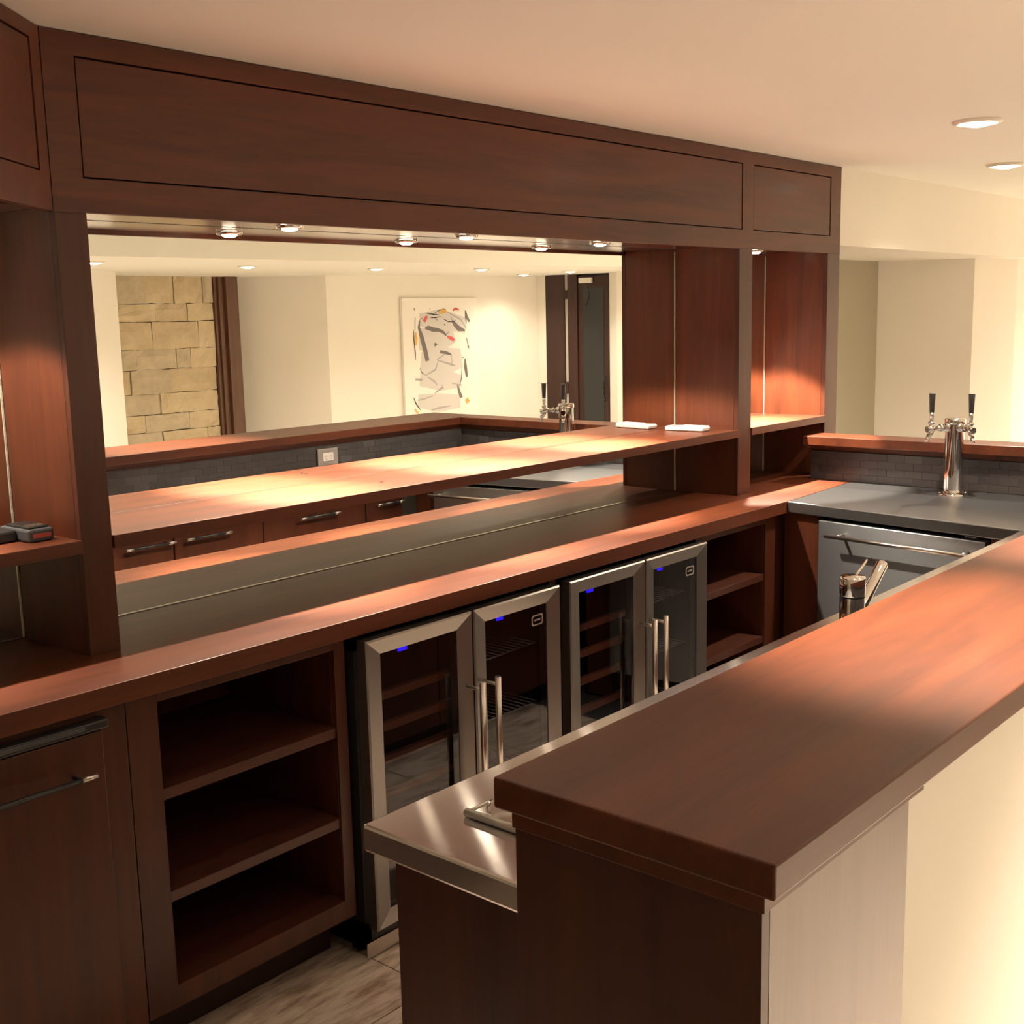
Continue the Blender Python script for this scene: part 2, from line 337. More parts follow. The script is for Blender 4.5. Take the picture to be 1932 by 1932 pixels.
# dark door assembly at the far right
DA = Vector((10.543, -5.965, 0)); DB = Vector((10.69, -5.19, 0)); dd = (DB - DA).normalized(); dn = Vector((-dd.y, dd.x, 0))
def dxf():
    m = Matrix((dd, dn, Vector((0, 0, 1)))).transposed().to_4x4(); m.translation = DA; return m   # local x along, +y into the room (-x world)
DX = dxf(); DL = (DB - DA).length
dr = struct(MB().box((0, -0.12, 0), (DL, -0.06, ZC1 + 0.05), DX).build('door_1', M['darkdoor'], None))
def dpart(name, a, b, mat, par, bev=0.001): return MB().box(a, b, DX).build(name, M[mat], par, bev)
k = DL / 0.80
dpart('side_board', (0.0, -0.06, 0), (0.235 * k, 0.02, ZC1), 'darkdoor', dr)
for z0, z1 in ((0, 0.76), (0.89, 1.82), (1.915, ZC1)): dpart('sidelight_pane', (0.237 * k, -0.055, z0 + 0.002), (0.278 * k, -0.01, z1 - 0.002), 'frost', dr)
for z0, z1 in ((0.76, 0.89), (1.82, 1.915)): dpart('sidelight_rail', (0.237 * k, -0.055, z0), (0.278 * k, 0.015, z1), 'darkdoor', dr)
dpart('door_stile', (0.28 * k, -0.06, 0), (0.40 * k, 0.012, ZC1), 'darkdoor', dr)
leaf = dpart('door_leaf', (0.402 * k, -0.055, 0.02), (DL - 0.01, -0.012, ZC1 - 0.02), 'darkdoor', dr)
dpart('glass_panel', (0.47 * k, -0.012, 0.15), (DL - 0.075, -0.006, 1.93), 'doorglass', leaf)
hd = MB()
pts = [DX @ Vector((DL - 0.065, -0.012 + 0.045 * math.sin(math.pi * t / 8), 0.68 + 0.28 * t / 8)) for t in range(9)]
hd.path(pts, 0.008, 8).build('handle', M['blackm'], leaf)
cl = thing('door_closer', DX @ Vector((0.52, 0.02, 2.0)), 'small pale door closer with curved arm above the dark glass door', 'door closer')
MB().box((0.44 * k, 0.003, 1.985), (0.60 * k, 0.05, 2.045), DX).build('closer_body', M['trimring'], cl, 0.008)
MB().path([DX @ Vector((0.50 + 0.055 * math.sin(t / 8 * math.pi), 0.02, 1.985 - 0.24 * t / 8)) for t in range(9)], 0.004, 6).build('closer_arm', M['black'], cl)

# painting
PA = Vector((7.84, -6.589, 0)); PB = Vector((10.574, -6.131, 0)); pd = (PB - PA).normalized(); pn = Vector((-pd.y, pd.x, 0))
PX = Matrix((pd, pn, Vector((0, 0, 1)))).transposed().to_4x4(); PX.translation = PA
pt = thing('abstract_painting', PX @ Vector((1.37, 0.02, 0.5)), 'large white unframed canvas with grey, red and ochre abstract strokes', 'painting')
PU0, PU1, PZ0, PZ1 = 0.875, 1.867, 0.50, 1.851
MB().box((PU0, 0.003, PZ0), (PU1, 0.045, PZ1), PX).build('canvas', M['canvas'], pt, 0.003)
def Pq(X, Y): return (PU0 + (X - 185) / 1065 * (PU1 - PU0), PZ1 - (Y - 100) / 1700 * (PZ1 - 0.63))
LAY = [0]
def stroke(mb, pts, wds):
    LAY[0] += 1; yy = 0.0455 + LAY[0] * 0.00006
    pts = [Vector(Pq(*p)) for p in pts]; n = len(pts)
    if not isinstance(wds, (list, tuple)): wds = [wds * 0.5] + [wds] * (n - 2) + [wds * 0.4]
    vs = []
    for i, p in enumerate(pts):
        d = (pts[min(n - 1, i + 1)] - pts[max(0, i - 1)]).normalized(); nn = Vector((-d.y, d.x)) * wds[i] * 0.00085 * 0.5
        vs += [(p.x + nn.x, yy, p.y + nn.y), (p.x - nn.x, yy, p.y - nn.y)]
    mb.add(vs, [(2 * i, 2 * i + 1, 2 * i + 3, 2 * i + 2) for i in range(n - 1)], PX)
for p, wd in [([(420, 420), (700, 400), (1080, 520)], [160, 240, 200]), ([(400, 700), (700, 700), (900, 640)], [260, 340, 200]), ([(420, 1000), (700, 1050), (1000, 1000)], [200, 380, 240]), ([(400, 1250), (700, 1300), (980, 1350)], [220, 300, 160]), ([(360, 1600), (650, 1650), (960, 1650)], [160, 240, 160])]:
    g = MB(); stroke(g, p, wd); g.build('wash_patch', M['pwash'], pt)
for p, wd in [([(495, 535), (540, 535), (600, 560), (680, 570), (740, 600), (790, 655)], [30, 55, 60, 45, 40, 20]), ([(420, 430), (405, 520), (440, 660), (480, 850), (510, 1020)], [15, 35, 60, 65, 60]),
              ([(880, 440), (920, 500), (975, 560), (1060, 590)], [30, 55, 70, 20]), ([(1075, 290), (1090, 380), (1130, 460)], [20, 40, 30]), ([(1050, 1010), (1055, 1150), (1070, 1290)], [20, 50, 30]),
              ([(930, 1400), (950, 1500), (980, 1600)], [20, 40, 50]), ([(690, 890), (780, 910), (850, 940)], [35, 40, 20]), ([(620, 760), (640, 800)], [30, 50])]:
    g = MB(); stroke(g, p, wd); g.build('grey_stroke', M['pgrey'], pt)
for p, wd in [([(640, 1010), (760, 930)], 30), ([(480, 1230), (620, 1150), (660, 1020)], 25), ([(660, 1020), (850, 1090), (900, 1110)], 30), ([(500, 1250), (600, 1330), (640, 1390)], 25), ([(350, 1590), (430, 1580), (580, 1540)], 20),
              ([(540, 1750), (640, 1730), (820, 1710)], 30), ([(850, 1370), (990, 1410)], 30), ([(430, 1290), (330, 1280)], 60), ([(800, 300), (1000, 420), (1080, 560)], 20), ([(850, 940), (860, 1080)], 25),
              ([(1080, 700), (1110, 850)], 40), ([(360, 380), (350, 560)], 25), ([(600, 1500), (720, 1420), (700, 1380)], 30)]:
    g = MB(); stroke(g, p, wd); g.build('pale_grey_stroke', M['plg'], pt)
for p, wd in [([(520, 320), (600, 335), (700, 350)], 18), ([(560, 380), (640, 390), (720, 370)], 14), ([(750, 405), (820, 450), (890, 450), (930, 430)], 14), ([(330, 560), (330, 700), (345, 900), (345, 1000)], 14),
              ([(630, 320), (700, 280), (760, 262), (800, 270)], 10), ([(345, 245), (355, 280)], 22), ([(570, 250), (562, 275)], 14), ([(400, 1110), (420, 1180), (470, 1225)], 12), ([(300, 1550), (330, 1640), (390, 1740)], 18),
              ([(760, 490), (780, 500)], 30), ([(1095, 810), (1110, 860)], 26), ([(1010, 985), (1025, 995)], 26), ([(1070, 300), (1075, 400), (1085, 480)], 14), ([(1000, 1140), (990, 1300), (960, 1420)], 10),
              ([(860, 370), (880, 450), (960, 480)], 10), ([(650, 410), (665, 425)], 20), ([(780, 640), (830, 600)], 14), ([(640, 380), (580, 400)], 12), ([(460, 380), (400, 440)], 12)]:
    g = MB(); stroke(g, p, wd); g.build('black_stroke', M['pblk'], pt)
for p, wd in [([(525, 360), (500, 400), (480, 440)], [25, 45, 40]), ([(800, 670), (860, 700), (900, 730)], [20, 50, 30]), ([(890, 285), (930, 262), (985, 280)], [20, 32, 12])]:
    g = MB(); stroke(g, p, wd); g.build('red_daub', M['pred'], pt)
for p, wd in [([(690, 320), (740, 300), (795, 290)], [20, 60, 40]), ([(355, 590), (365, 680), (355, 780)], [20, 40, 20]), ([(310, 1710), (330, 1750), (360, 1785)], [15, 25, 20]), ([(1050, 1620), (1080, 1680)], [50, 60]), ([(345, 640), (350, 760)], [14, 14])]:
    g = MB(); stroke(g, p, wd); g.build('ochre_daub', M['pyel'], pt)

# ------------------------------------------------------------------ ceiling lamps
def downlight(x, y, z, r, label, group):
    t = thing('ceiling_downlight', (x, y, z), label, 'ceiling light', group)
    MB().lathe((x, y, z), [(r * 1.28, 0), (r * 1.28, -0.006), (r * 1.12, -0.012), (r, -0.010), (r * 0.98, 0.0)], 32).build('trim_ring', M['trimring'], t)
    MB().lathe((x, y, z), [(r * 0.99, -0.004), (r * 0.7, -0.014), (r * 0.35, -0.019), (0.001, -0.021)], 32).build('lens', M['lens'], t)
    return t
downlight(4.108, -1.162, ZC2, 0.062, 'larger nearer round recessed ceiling downlight above the beer tap tower', 'downlights in the bar ceiling')
downlight(5.445, -0.802, ZC2, 0.062, 'smaller farther round recessed ceiling downlight beyond the beer tap tower', 'downlights in the bar ceiling')
for (x, y, p, sz), lb in zip(BAR_LAMPS[2:], ['round recessed ceiling downlight above the near part of the raised wooden bar', 'round recessed ceiling downlight above the middle of the raised wooden bar', 'round recessed ceiling downlight above the aisle beside the drawer cabinet',
    'round recessed ceiling downlight outside the bar in front of its painted wall', 'round recessed ceiling downlight beside the photographer near the bar end panel',
    'round recessed ceiling downlight in front of the bright alcove wall']):
    downlight(x, y, ZC2, 0.062, lb, 'downlights in the bar ceiling')
fl_lab = ['first mirrored ceiling downlight, by the left edge of the mirror', 'mirrored ceiling downlight above the stone wall and its brown casing', 'mirrored ceiling downlight just left of the painting', 'mirrored ceiling downlight right of the painting, left of two close ones',
          'mirrored ceiling downlight set lower, just left of the dark door', 'mirrored ceiling downlight directly above the dark door and sidelight', 'round recessed ceiling downlight hidden from view, left end of the far row']
for (x, y, p), lb in zip(FAR_LAMPS, fl_lab): downlight(x, y, ZC1, 0.062, lb, 'downlights in the lower ceiling')

# ------------------------------------------------------------------ back bar: header, stiles, shelves
ZR = 1.876; YF = -0.279
hb = thing('back_bar_hutch', (3.1, YF, 0.914), 'dark mahogany back bar hutch with panelled header, stiles and display shelves', 'cabinet')
XL0, XL1, XM0, XM1, XR0, XR1 = 1.292, 1.366, 4.088, 4.186, 4.83, 4.944
def frame(name, x0, x1, z0, z1, px0, px1, pz0, pz1, parent, y0=YF, d=0.02):
    m = MB(); m.box((x0, y0, z0), (px0, y0 + d, z1)); m.box((px1, y0, z0), (x1, y0 + d, z1)); m.box((px0, y0, z0), (px1, y0 + d, pz0)); m.box((px0, y0, pz1), (px1, y0 + d, z1))
    return m.build(name, M['woodx'], parent)
def header(x0, x1, px0, px1):
    frame('header_frame', x0, x1, ZR, ZC2 - 0.002, px0, px1, 1.947, 2.196, hb)
    box('header_backing', (x0, YF + 0.02, 1.90), (x1, YF + 0.032, ZC2 - 0.004), M['groove'], hb, 0)
    box('header_panel', (px0 + 0.004, YF + 0.002, 1.951), (px1 - 0.004, YF + 0.0195, 2.192), M['woodx'], hb, 0.001)
header(XL0, XM0 + 0.05, 1.364, 4.108)
header(XM0 + 0.05, XR1, 4.190, 4.850)
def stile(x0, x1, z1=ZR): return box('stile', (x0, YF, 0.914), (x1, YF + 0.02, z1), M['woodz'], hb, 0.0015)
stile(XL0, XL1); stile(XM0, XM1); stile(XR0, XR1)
def sidepanel(xm, x0, x1): return MB().prism([(xm, -0.002), (x0, YF + 0.02), (x1, YF + 0.02), (x1, -0.002)], 0.914, ZR + 0.012).build('side_panel', M['woodpanel'], hb, 0.001)
sidepanel(1.281, XL0, XL1); sidepanel(4.066, XM0, XM1); sidepanel(4.795, XR0, XR1)
box('header_end', (XR1 - 0.02, YF + 0.02, 1.9), (XR1, -0.001, ZC2 - 0.002), M['woodz'], hb, 0)
for x0, x1 in ((XL1, 4.066), (XM1, 4.795)): box('soffit_board', (x0, YF + 0.012, ZSOF), (x1, -0.002, ZSOF + 0.018), M['soffit'], hb, 0)
ZS = 1.177
for x0, xm, xf in ((0.2, 1.280, 1.291), (XL1 + 0.001, 4.065, 4.087), (XM1 + 0.001, 4.794, 4.829)): MB().prism([(x0, -0.285), (xf, -0.285), (xf, -0.259), (xm, -0.0025), (x0, -0.0025)], 1.147, ZS).build('display_shelf', M['woodx'], hb, 0.0015)

def mirror(x0, x1, label, z0=0.916, z1=1.886):
    t = thing('mirror', (x0, 0, z0), label, 'mirror', 'mirrors behind the back bar')
    box('mirror_pane', (x0, 0.0, z0), (x1, 0.006, z1), M['mirror'], t, 0)
    box('edge_strip', (x1 - 0.0045, -0.0018, z0 + 0.002), (x1 - 0.0005, -0.0002, z1 - 0.01), M['medge'], t, 0)
    box('base_strip', (x0, -0.0030, z0 - 0.001), (x1, -0.0005, z0 + 0.0015), M['chrome'], t, 0)
    return t
mirror(0.2, 1.2805, 'narrow mirror behind the left niche with the black battery')
mirror(XL1 + 0.001, 4.0655, 'wide plate mirror along the main back bar counter and shelf')
mirror(XM1 + 0.001, 4.7945, 'narrow mirror behind the right niche lit orange')

# angled header at the left corner
AA = Vector((1.29, -0.279, 0)); ad = Vector((-0.753, -0.658, 0)).normalized(); an = Vector((-ad.y, ad.x, 0))
if an.dot(Vector((1, -1, 0))) < 0: an = -an
AX = Matrix((ad, an, Vector((0, 0, 1)))).transposed().to_4x4(); AX.translation = AA
ah = thing('corner_header_cabinet', (1.0, -0.4, ZR), 'angled mahogany header box at the left ceiling corner above the niche', 'cabinet')
bx = MB().prism([(1.288, -0.262), (1.288 + ad.x * 1.0 - an.x * 0.022, -0.262 + ad.y * 1.0 - an.y * 0.022), (-0.4, -0.95), (-0.4, -0.003), (1.288, -0.003)], 1.905, ZC2 - 0.003)
bx.build('cabinet_box', M['woodx'], ah)
box('soffit_board', (0.2, YF + 0.012, ZSOF), (1.281, -0.002, ZSOF + 0.018), M['soffit'], ah, 0)
L = 1.0
fm = MB(); 
for a, b in (((0.0, -0.02, ZR), (0.05, 0, ZC2 - 0.002)), ((L - 0.05, -0.02, ZR), (L, 0, ZC2 - 0.002)), ((0.05, -0.02, ZR), (L - 0.05, 0, 1.951)), ((0.05, -0.02, 2.212), (L - 0.05, 0, ZC2 - 0.002))): fm.box(a, b, AX)
fm.build('header_frame', M['woodx'], ah)
MB().box((0.054, -0.019, 1.955), (L - 0.054, -0.002, 2.208), AX).build('header_panel', M['woodx'], ah, 0.001)
MB().box((0.02, -0.0215, 1.91), (L - 0.02, -0.0202, 2.24), AX).build('header_backing', M['groove'], ah)

pl = ['puck light in the left niche above the black battery', 'puck light under the header nearest the left pillar', 'middle puck light under the header of the wide mirror', 'puck light under the header nearest the right pillar', 'puck light at the top of the narrow right niche']
for (x, p), lb in zip(PUCKS, pl):
    t = thing('puck_light_fixture', (x, PY, ZSOF), lb, 'light', 'puck lights under the back bar header')
    MB().lathe((x, PY, ZSOF), [(0.036, -0.0008), (0.037, -0.006), (0.033, -0.009), (0.025, -0.010), (0.023, -0.004)], 28).build('housing_ring', M['chrome'], t)
    MB().lathe((x, PY, ZSOF), [(0.022, -0.004), (0.021, -0.011), (0.013, -0.015), (0.001, -0.016)], 24).build('lens', M['puckl'], t)

# ------------------------------------------------------------------ countertops
ZC = 0.914
CA = Vector((4.065, -0.508, 0)); CB = Vector((3.934, -1.427, 0)); cdv = (CB - CA).normalized(); cn = Vector((cdv.y, -cdv.x, 0))
if cn.x > 0: cn = -cn
tag(MB().prism([(-1.2, -0.508), (4.065, -0.508), (4.683, -0.477), (4.683, -0.28), (4.829, -0.277), (4.829, -0.001), (-1.2, -0.001)], 0.869, ZC).build('wooden_countertop', M['woodx'], None, 0.0012, org=(2, -0.25, 0.869)),
    'long mahogany back bar countertop running in front of the mirrors', 'countertop')
tag(MB().prism([(4.066, -0.5095), (3.934, -1.4265), (3.930, -1.76), (4.675, -1.76), (4.675, -1.2), (4.682, -0.478)], 0.872, ZC).build('beer_station_countertop', M['steely'], None, 0.004, org=(4.3, -1, 0.872)),
    'dark stainless steel countertop under the beer tap tower', 'countertop')
tag(MB().box((1.071, -1.418, 0.872), (3.928, -1.772, ZC)).build('sink_countertop', M['steelx'], None, 0.005, org=(2, -1.6, 0.872)),
    'bright stainless steel sink counter with square edge behind the wooden bar', 'countertop')

# ------------------------------------------------------------------ lower cabinets of the back bar
ZT = 0.8685
YC = -0.478     # face frames
# drawer cabinet (left)
dc = thing('drawer_cabinet', (0.6, -0.25, 0), 'dark wooden base cabinet with black pull-out board at bottom left', 'cabinet')
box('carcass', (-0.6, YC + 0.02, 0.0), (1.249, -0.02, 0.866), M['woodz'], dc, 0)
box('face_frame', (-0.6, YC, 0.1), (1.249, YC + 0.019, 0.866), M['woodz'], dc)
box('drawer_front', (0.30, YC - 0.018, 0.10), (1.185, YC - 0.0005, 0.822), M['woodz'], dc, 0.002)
pb = MB().box((0.30, YC - 0.03, 0.828), (1.195, YC - 0.0005, 0.848)); pb.build('pull_out_board', M['black'], dc, 0.004)
box('board_lip', (0.30, YC - 0.036, 0.836), (1.14, YC - 0.0302, 0.846), M['grip'], dc, 0.002)
def bar_handle(par, x0, x1, z, y, dirn=-1, r=0.006, mat='black', capmat='satin', stand=0.03):
    h = MB().tube((x0 + 0.03, y + dirn * stand, z), (x1 - 0.03, y + dirn * stand, z), r * 0.9, seg=12).tube((x0 + 0.035, y, z), (x0 + 0.035, y + dirn * stand, z), r * 0.7, seg=8).tube((x1 - 0.035, y, z), (x1 - 0.035, y + dirn * stand, z), r * 0.7, seg=8).build('handle', M[mat], par)
    for xa, xb in ((x0, x0 + 0.034), (x1 - 0.034, x1)): MB().tube((xa, y + dirn * stand, z), (xb, y + dirn * stand, z), r, seg=12).build('handle_tip', M[capmat], par)
    return h
bar_handle(dc, 0.72, 1.15, 0.742, YC - 0.018)
# open cabinets
def open_cab(name, x0, x1, ox0, ox1, shelves, label, toe=0.13, zt=0.840, lipmat='woodz'):
    t = thing(name, ((x0 + x1) / 2, -0.25, 0), label, 'cabinet')
    m = MB(); m.box((x0, YC + 0.02, toe), (ox0 - 0.004, -0.02, 0.867)); m.box((ox1 + 0.004, YC + 0.02, toe), (x1, -0.02, 0.867)); m.box((x0, -0.03, toe), (x1, -0.012, 0.867)); m.box((x0, YC + 0.02, 0.852), (x1, -0.02, 0.867))
    m.build('carcass', M['woodz'], t)
    f = MB(); f.box((x0, YC, toe), (ox0, YC + 0.019, 0.867)); f.box((ox1, YC, toe), (x1, YC + 0.019, 0.867)); f.box((ox0, YC, zt), (ox1, YC + 0.019, 0.867)); f.box((ox0, YC, toe), (ox1, YC + 0.019, toe + 0.052))
    f.build('face_frame', M['woodz'], t, 0.001)
    box('bottom_board', (ox0 - 0.004, YC + 0.0195, toe + 0.03), (ox1 + 0.004, -0.031, toe + 0.05), M['woodin'], t, 0)
    for z in shelves: box('shelf', (ox0 - 0.003, YC + 0.006, z - 0.026), (ox1 + 0.003, -0.031, z), M['woodin'], t, 0.0015)
    box('toe_kick', (x0, YC + 0.11, 0), (x1, YC + 0.125, toe), M['groove'], t, 0)
    return t
open_cab('open_shelf_cabinet', 1.251, 1.852, 1.325, 1.818, (0.640, 0.402), 'open dark wood cabinet with two shelves left of the wine coolers')
open_cab('open_shelf_cabinet', 3.462, 4.03, 3.50, 3.955, (0.645, 0.40), 'open dark wood cabinet with shelves between right cooler and corner')
cf = thing('corner_filler_cabinet', (4.2, -0.45, 0), 'plain dark wood filler panel in the corner beside the steel drawer', 'panel')
CX = Matrix((cdv, cn, Vector((0, 0, 1)))).transposed().to_4x4(); CX.translation = CA     # local x along the steel front, +y out into the aisle
MB().box((-0.03, -0.05, 0.0), (0.125, -0.03, 0.868), CX).build('filler_board', M['woodz'], cf)
box('corner_box', (4.032, -0.455, 0), (4.6, -0.02, 0.867), M['woodz'], cf, 0)

# ------------------------------------------------------------------ wine / drinks coolers
def cooler(x0, x1, xs, label):
    zt, zb = 0.855, 0.087; yd = -0.53; yb = -0.492
    t = thing('wine_cooler', ((x0 + x1) / 2, -0.3, 0), label, 'cooler', 'under-counter drinks coolers')
    xb0, xb1 = x0 - 0.010, x1 + 0.004
    m = MB(); m.box((xb0, yb, 0.03), (xb0 + 0.02, -0.03, 0.848)); m.box((xb1 - 0.02, yb, 0.03), (xb1, -0.03, 0.848)); m.box((xb0, yb, 0.828), (xb1, -0.03, 0.848)); m.box((xb0, yb, 0.03), (xb1, -0.03, 0.10)); m.box((xb0, -0.05, 0.03), (xb1, -0.03, 0.848))
    m.box((xs - 0.012, yb, 0.1), (xs + 0.012, -0.05, 0.828))
    m.build('cooler_body', M['blackm'], t)
    g = box('kick_grille', (xb0, yb - 0.004, 0.004), (xb1, yb - 0.0005, 0.046), M['satin'], t, 0.001)
    sl = MB()
    for i in range(14): sl.box((x0 + 0.10 + i * 0.04, yb - 0.0045, 0.022), (x0 + 0.125 + i * 0.04, yb - 0.0035, 0.032))
    sl.build('vent_slot', M['black'], g)
    for k in range(2):
        box('foot', (xb0 + 0.02 + k * (xb1 - xb0 - 0.06), yb + 0.05, 0), (xb0 + 0.04 + k * (xb1 - xb0 - 0.06), yb + 0.08, 0.03), M['black'], t, 0)
    # two doors with mitred frames
    for side, (a, b) in enumerate(((x0, xs - 0.003), (xs + 0.003, x1))):
        fwd = 0.054; wt = 0.043
        ia, ib, iz0, iz1 = a + fwd, b - fwd, zb + wt, zt - wt
        root = None
        O = [(a, zb), (b, zb), (b, zt), (a, zt)]; I = [(ia, iz0), (ib, iz0), (ib, iz1), (ia, iz1)]
        C4 = [(a + 0.004, zb + 0.004), (b - 0.004, zb + 0.004), (b - 0.004, zt - 0.004), (a + 0.004, zt - 0.004)]
        for q in range(4):
            n_ = (q + 1) % 4
            vs = [(O[q][0], yb - 0.001, O[q][1]), (O[n_][0], yb - 0.001, O[n_][1]), (O[q][0], yd + 0.004, O[q][1]), (O[n_][0], yd + 0.004, O[n_][1]),
                  (C4[q][0], yd, C4[q][1]), (C4[n_][0], yd, C4[n_][1]), (I[q][0], yd + 0.010, I[q][1]), (I[n_][0], yd + 0.010, I[n_][1]), (I[q][0], yb - 0.001, I[q][1]), (I[n_][0], yb - 0.001, I[n_][1])]
            fs = [(0, 1, 3, 2), (2, 3, 5, 4), (4, 5, 7, 6), (6, 7, 9, 8), (8, 9, 1, 0), (0, 2, 4, 6, 8), (1, 9, 7, 5, 3)]
            mm = MB().add(vs, fs)
            mat = M['doorx'] if q in (0, 2) else M['steelz']
            if root is None:
                root = mm.build('door', mat, t); root['label'] = 'stainless framed glass cooler door'
            else: mm.build('frame_rail' if q == 2 else 'frame_stile', mat, root)
        box('glass_pane', (ia - 0.004, yd + 0.012, iz0 - 0.004), (ib + 0.004, yd + 0.016, iz1 + 0.004), M['pane'], root, 0)
        hx = xs - 0.027 if side == 0 else xs + 0.036
        hdl = MB().tube((hx, yd - 0.052, 0.26), (hx, yd - 0.052, 0.672), 0.0085, seg=16).tube((hx, yd + 0.002, 0.65), (hx, yd - 0.052, 0.65), 0.005, seg=10).tube((hx, yd + 0.002, 0.30), (hx, yd - 0.052, 0.30), 0.005, seg=10)
        hdl.build('door_handle', M['satin'], root)
        if side == 1:
            cx, cz = ib - 0.040, iz1 - 0.043
            rr = []
            for (sx, sz) in ((0.026, 0.011), (0.020, 0.016), (-0.020, 0.016), (-0.026, 0.011), (-0.026, -0.011), (-0.020, -0.016), (0.020, -0.016), (0.026, -0.011)): rr.append((cx + sx, cz + sz))
            lg = MB(); n = len(rr)
            vs = [(x, yd + 0.0115, z) for x, z in rr] + [(cx + (x - cx) * 0.78, yd + 0.0115, cz + (z - cz) * 0.72) for x, z in rr]
            lg.add(vs, [(i, (i + 1) % n, n + (i + 1) % n, n + i) for i in range(n)])
            lg.box((cx - 0.014, yd + 0.0112, cz - 0.0025), (cx + 0.014, yd + 0.0118, cz + 0.0025))
            lg.build('maker_badge', M['greyplate'], root)
    # interior
    for z in (0.686, 0.60, 0.51, 0.415, 0.32, 0.22):
        box('wine_rack', (x0 + 0.028, -0.462, z - 0.022), (xs - 0.014, -0.445, z), M['rackwood'], t, 0.001)
    for z in (0.672, 0.490, 0.30):
        m = MB(); m.tube((xs + 0.014, -0.45, z), (x1 - 0.018, -0.45, z), 0.0022, seg=6)
        for i in range(15):
            x = xs + 0.02 + i * (x1 - xs - 0.045) / 14
            m.tube((x, -0.452, z + 0.003), (x, -0.07, z + 0.003), 0.0015, seg=5)
        m.tube((xs + 0.014, -0.08, z), (x1 - 0.018, -0.08, z), 0.0022, seg=6)
        m.build('wire_shelf', M['satin'], t)
    box('led_display', (x0 + 0.175, yb + 0.032, 0.779), (x0 + 0.205, yb + 0.038, 0.788), M['led'], t, 0)
    box('led_display', (xs + 0.175, yb + 0.032, 0.779), (xs + 0.200, yb + 0.038, 0.787), M['led'], t, 0)
    return t
cooler(1.878, 2.643, 2.266, 'two-door stainless wine cooler nearer the camera, beside the open shelves')
cooler(2.691, 3.457, 3.085, 'two-door stainless wine cooler farther right, next to the corner')
for x0, x1 in ((2.6475, 2.680),):
    tag(box('cooler_filler_panel', (x0, YC - 0.005, 0), (x1, -0.05, 0.866), M['woodz'], None, 0), 'narrow dark wood panel between the two wine coolers', 'panel')

# ------------------------------------------------------------------ steel drawer unit under the beer station
kg = thing('steel_drawer_unit', CX @ Vector((0.47, -0.2, 0)), 'stainless steel undercounter drawer unit with long bar handle below beer tower', 'cabinet')
MB().box((0.142, -0.55, 0.02), (0.795, -0.04, 0.80), CX).build('unit_body', M['blackm'], kg)
kd = MB().box((0.140, -0.038, 0.12), (0.797, -0.004, 0.857), CX).build('drawer_front', M['drawersteel'], kg, 0.003)
MB().box((0.150, -0.5, 0.835), (0.79, -0.05, 0.845), CX).build('top_plate', M['black'], kg)
MB().tube((0.205, 0.050, 0.812), (0.785, 0.050, 0.812), 0.0075, seg=16, xf=CX).build('handle', M['satin'], kd)
MB().tube((0.250, -0.004, 0.812), (0.250, 0.045, 0.812), 0.006, seg=12, xf=CX).tube((0.740, -0.004, 0.812), (0.740, 0.045, 0.812), 0.006, seg=12, xf=CX).build('handle_post', M['satin'], kd)
MB().box((0.725, -0.002, 0.866), (0.765, -0.03, 0.870), CX).build('hinge_clip', M['grip'], kg)
MB().box((0.14, -0.05, 0.0), (0.797, -0.03, 0.115), CX).build('kick_plate', M['blackm'], kg)
fp = thing('corner_end_panel', CX @ Vector((0.86, -0.2, 0)), 'dark wood panel right of the steel drawer, mostly hidden by the bar', 'panel')
MB().box((0.802, -0.06, 0.0), (0.925, -0.035, 0.868), CX).build('panel_board', M['woodz'], fp)

# ------------------------------------------------------------------ sink cabinet
sk = thing('sink_cabinet', (2.6, -1.6, 0), 'dark wood sink base cabinet with drawers under the steel sink counter', 'cabinet')
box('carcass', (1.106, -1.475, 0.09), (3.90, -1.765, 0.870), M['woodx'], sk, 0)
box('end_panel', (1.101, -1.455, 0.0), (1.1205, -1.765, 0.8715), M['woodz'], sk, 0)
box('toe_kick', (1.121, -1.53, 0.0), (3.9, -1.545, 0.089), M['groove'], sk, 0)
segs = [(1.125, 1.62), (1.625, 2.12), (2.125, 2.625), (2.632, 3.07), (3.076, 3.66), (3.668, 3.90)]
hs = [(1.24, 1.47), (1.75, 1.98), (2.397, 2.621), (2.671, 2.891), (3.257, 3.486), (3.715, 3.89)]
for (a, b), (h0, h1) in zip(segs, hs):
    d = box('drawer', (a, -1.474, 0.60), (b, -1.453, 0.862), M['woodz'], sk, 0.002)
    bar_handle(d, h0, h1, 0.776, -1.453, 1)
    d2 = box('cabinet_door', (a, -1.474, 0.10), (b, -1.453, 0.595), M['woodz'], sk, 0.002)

# ------------------------------------------------------------------ raised bar
ZB0, ZB1 = 1.066, 1.105
BIX0, BIX1 = 4.625, 4.655     # inner edge of the right leg (y=-.3 / y=-1.766)
tag(MB().prism([(0.973, -1.768), (BIX1, -1.768), (BIX0, -0.282), (BIX0 + 0.16, -0.282), (BIX1 + 0.17, -2.137), (0.973, -2.137)], ZB0, ZB1).build('raised_bar_counter', M['woodx'], None, 0.003, org=(2.5, -1.95, ZB0)),
    'wide reddish mahogany raised bar top wrapping around the bar', 'bar top')
bw = struct(MB().prism([(1.374, -1.80), (4.70, -1.80), (4.79, -1.80), (4.79, -2.10), (1.374, -2.10)], 0.0, 1.04).build('wall_bar_front', M['paint'], None))
bw2 = struct(MB().prism([(4.70, -1.7995), (4.70, -0.285), (4.77, -0.285), (4.79, -1.7995)], 0.0, 1.04).build('wall_bar_right', M['paint'], None))
be = thing('bar_end_panel', (1.0, -1.95, 0), 'dark mahogany end panel wrapping the near end of the raised bar', 'panel')
box('end_board', (1.003, -1.775, 0.0), (1.0195, -2.1065, 1.0385), M['woodz'], be, 0.001)
